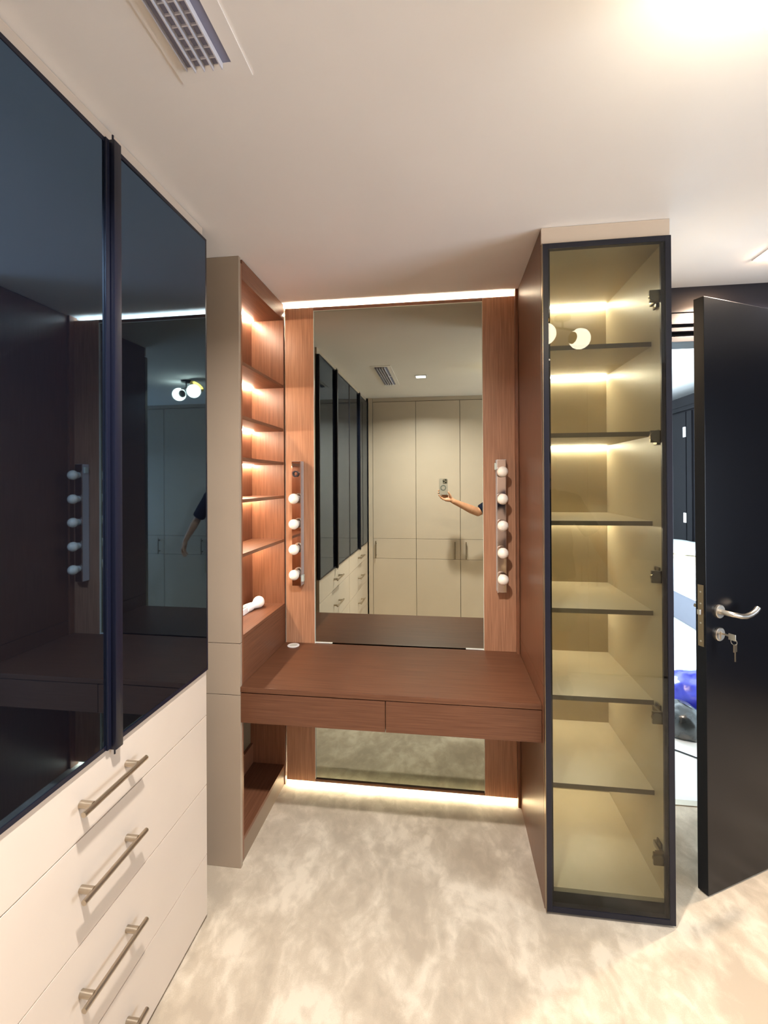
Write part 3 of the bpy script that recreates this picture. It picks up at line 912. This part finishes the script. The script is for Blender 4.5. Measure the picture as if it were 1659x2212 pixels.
# clothing
S_ = MB()
S_.ball((.78, -.155, 1.330), (.205, .138, .185), 28, 18)
S_.ball((.78, -.150, 1.12), (.188, .140, .24), 28, 18)
S_.tube([(.78, -.152, 1.15), (.78, -.152, 1.0), (.78, -.152, .865)], [.155, .190, .206], 28)
S_.capsule((.655, -.155, 1.440), .078, (.905, -.160, 1.440), .078)
S_.tube([LS + Vector((.03, 0, .01)), LS.lerp(LE, .5), LS.lerp(LE, .90)], [.078, .070, .062], 20).ball(LS, .078)
S_.tube([RS + Vector((-.02, 0, .02)), RS.lerp(RE, .5), RS.lerp(RE, .86)], [.078, .072, .068], 20).ball(RS, .078)
S_.tube([(.775, -.150, 1.46), (.772, -.147, 1.532)], [.100, .070], 24)
for v_ in S_.v:
    if v_.z < 1.18 and abs(v_.x - .78) < .21:
        v_.y = -.152 + (v_.y + .152) * .82 if v_.z < .9999 else v_.y
shirt = remeshed('t_shirt', S_, M['navy'], .008, smooth=3)
K = MB()
K.ball((.78, -.155, .955), (.182, .135, .13), 28, 18)
for q in (-1, 1):
    hx = .78 + q * .092
    K.tube([(hx, -.155, .95), (hx + q * .006, -.152, .70), (hx + q * .016, -.148, .47)], [.100, .102, .098], 24)
    K.box(hx + q * .016 + q * .09 - .02, hx + q * .016 + q * .09 + .02, -.21, -.09, .58, .74, .006)
shorts = remeshed('shorts', K, M['khaki'], .008, smooth=3)
Hh = MB()
Hh.ball(hp(0, -.014, .034), (.083, .094, .094), 28, 18, HR)
hair = PX.part('hair', Hh, M['hair'])
# cut hair so that the face stays free
me = hair.data
bm = bmesh.new(); bm.from_mesh(me)
lc = PX.W.inverted() @ hc
dele = []
for vtx in bm.verts:
    d = vtx.co - lc
    if d.dot(face) > .060 - max(0, (d.z - .06)) * -.8 and d.z < .085: dele.append(vtx)
    elif d.z < -.045: dele.append(vtx)
bmesh.ops.delete(bm, geom=dele, context='VERTS'); bm.to_mesh(me); bm.free()
bd = MB().ball(hp(0, .022, -.072), (.0615, .0790, .058), 28, 18, HR)
beard = PX.part('beard', bd, M['hair'])
me = beard.data
bm = bmesh.new(); bm.from_mesh(me)
dele = [vtx for vtx in bm.verts if (vtx.co - lc).z > -.074]
bmesh.ops.delete(bm, geom=dele, context='VERTS'); bm.to_mesh(me); bm.free()
for q in (-1, 1):
    ey = PX.part('eye', MB().ball(hp(q * .031, .0800, .008), (.0115, .0095, .0050), 16, 10, HR), M['eye'])
    PX.part('iris', MB().ball(hp(q * .031, .0872, .008), (.0058, .0036, .0050), 12, 8, HR), M['iris'], ey)
    PX.part('eyebrow', MB().tube([hp(q * .016, .090, .026), hp(q * .032, .090, .031), hp(q * .048, .080, .026)], .0035, 8), M['hair'])
PX.part('mouth', MB().ball(hp(0, .080, -.054), (.021, .010, .0055), 16, 8, HR), M['lips'])
for q in (-1, 1):
    fx = .78 + q * .112
    sh = PX.part('shoe', MB().ball((fx, -.10, .048), (.047, .135, .045), 24, 12).ball((fx, -.17, .075), (.042, .055, .05), 20, 12), M['shoe'])
    PX.part('sole', MB().tube([(fx, -.11, .001), (fx, -.11, .022)], [.05, .05], 24), M['sole'], sh)
# stretch the soles into ovals
for o in [q for q in COL.objects if q.name.startswith('sole')]:
    c0 = sum((v.co.y for v in o.data.vertices)) / len(o.data.vertices)
    for vtx in o.data.vertices:
        vtx.co.y = c0 + (vtx.co.y - c0) * 2.75

# ------------------------------------------------------------------ the bright room beyond the door
fl = struct('floor_hall', MB().box(.55, 5.2, 2.42, 9.2, -.06, -.006), M['grout'])
ts = .8
tile_mesh = {}
for i in range(4):
    for j in range(9):
        xa = 1.0 + i * ts; ya_ = 2.455 + j * ts - (0.0)
        if ya_ > 8.9: continue
        xb_ = xa + ts - .004; yb2 = min(ya_ + ts - .004, 9.2)
        struct('tile', MB().box(xa, xb_, ya_, yb2, -.006, 0, .001), M['tile'], fl)
struct('ceiling_hall', MB().box(.5, 5.2, 2.54, 9.3, 3.0, 3.1), M['ceiling'])
struct('wall_hall_far', MB().box(.5, 5.2, 9.2, 9.3, -.06, 3.0), M['outer_wall'])
struct('wall_hall_right', MB().box(5.1, 5.2, 2.54, 9.2, -.06, 3.0), M['outer_wall'])
struct('wall_hall_near', MB().box(.5, 5.2, 2.545, 2.60, 2.54, 3.0).box(1.87, 5.2, 2.545, 2.60, -.06, 2.54).box(.5, 1.0, 2.545, 2.60, -.06, 2.54), M['outer_wall'])
struct('wall_hall_left', MB().box(.5, .6, 2.6, 4.2, -.06, 3.0).box(.5, .6, 6.6, 9.2, -.06, 3.0).box(.5, .6, 4.2, 6.6, -.06, .6).box(.5, .6, 4.2, 6.6, 2.6, 3.0), M['outer_wall'])
wf = MB()
for a, b2 in ((4.2, 4.26), (5.37, 5.43), (6.54, 6.6)):
    wf.box(.53, .58, a, b2, .6, 2.6)
wf.box(.53, .58, 4.26, 6.54, .6, .66).box(.53, .58, 4.26, 6.54, 2.54, 2.6)
wo = struct('window_1', wf, M['white'])
struct('pane', MB().box(.55, .556, 4.26, 5.37, .66, 2.54), M['window_glass'], wo)
struct('pane', MB().box(.55, .556, 5.43, 6.54, .66, 2.54), M['window_glass'], wo)

t = Thing('wardrobe', 'tall dark grey wardrobe with white hinges in the bright room beyond the door', 'wardrobe', (3.75, 7.2, 0))
t.part('carcass', MB().box(3.47, 4.07, 5.6, 9.1, 0, 2.66), M['hallgrey'])
t.part('cornice', MB().box(3.43, 4.07, 5.58, 9.1, 2.66, 2.80, .004).box(3.44, 3.47, 5.59, 9.1, 2.60, 2.66), M['hallgrey'])
for i, (a, b2) in enumerate(((5.62, 6.44), (6.45, 6.90), (6.97, 7.10), (7.13, 8.1), (8.11, 9.08))):
    t.part('door', MB().box(3.45, 3.468, a, b2, .05, 2.58, .002), M['hallgrey'])
for (z0_, z1_) in ((2.215, 2.36), (.975, 1.115)):
    t.part('hinge', MB().box(3.442, 3.452, 7.125, 7.185, z0_, z1_), M['white'])

t = Thing('bed', 'bed with a wrapped pale mattress on a dark base, seen through the door gap', 'bed', (3.0, 6.0, 0))
t.part('base', MB().box(2.60, 3.38, 4.2, 7.0, .02, .325, .01), M['bedbase'])
t.part('mattress', MB().box(2.58, 3.40, 4.18, 7.02, .325, .675, .02), M['mattress'])
t.part('coverlet', MB().box(2.60, 3.38, 4.2, 7.0, .672, .69, .004), M['bedtop'])


def crumple(name, cx_, cy_, cz_, sx, sy_, sz, material, label, cat, seed, amp=.18, flat=True, group=None):
    rnd = random.Random(seed)
    bm = bmesh.new()
    bmesh.ops.create_icosphere(bm, subdivisions=4, radius=1)
    ph = [(rnd.uniform(2, 6), Vector((rnd.uniform(-1, 1), rnd.uniform(-1, 1), rnd.uniform(-1, 1))).normalized(), rnd.uniform(0, 6)) for _ in range(9)]
    for v_ in bm.verts:
        n = v_.co.normalized()
        k_ = sum(abs(math.sin(f__ * 1.6 * n.dot(d_) + p_)) for f__, d_, p_ in ph) / 9
        v_.co = n * (1 + amp * (k_ - .6) * 2)
        v_.co = Vector((v_.co.x * sx, v_.co.y * sy_, max(v_.co.z, -.55 if flat else -9) * sz))
    zmin = min(v_.co.z for v_ in bm.verts)
    mb = MB()
    bm.verts.index_update()
    mb.add([(v_.co.x + cx_, v_.co.y + cy_, v_.co.z - zmin + cz_) for v_ in bm.verts], [[v_.index for v_ in f__.verts] for f__ in bm.faces], True)
    bm.free()
    return single(name, mb, material, label, cat, group)


crumple('bedding', 3.0, 6.35, .690, .36, .6, .07, M['sheet'], 'crumpled white bedding on the bed beyond the door', 'bedding', 3)
crumple('plastic_sheet', 2.02, 4.12, 0.001, .28, .42, .07, M['sheet'], 'crumpled clear white plastic sheet on the tiles behind the blue bag', 'plastic sheet', 5)
crumple('blue_bag', 1.70, 3.42, 0.001, .20, .20, .17, M['bluebag'], 'shiny blue plastic bag on the tiled floor beyond the door', 'bag', 8, amp=.25)
crumple('black_bag', 1.475, 3.13, 0.001, .125, .135, .12, M['blackbag'], 'black plastic bag in front of the blue bag beyond the door', 'bag', 11, amp=.10)
cab = [(1.10 + .9 * i / 14 , 2.98 - .36 * i / 14 + .04 * math.sin(i * .7), .005) for i in range(15)]
single('cable', MB().tube(cab, .004, 8), M['cable'], 'thin black cable lying across the pale tiles beyond the door', 'cable')
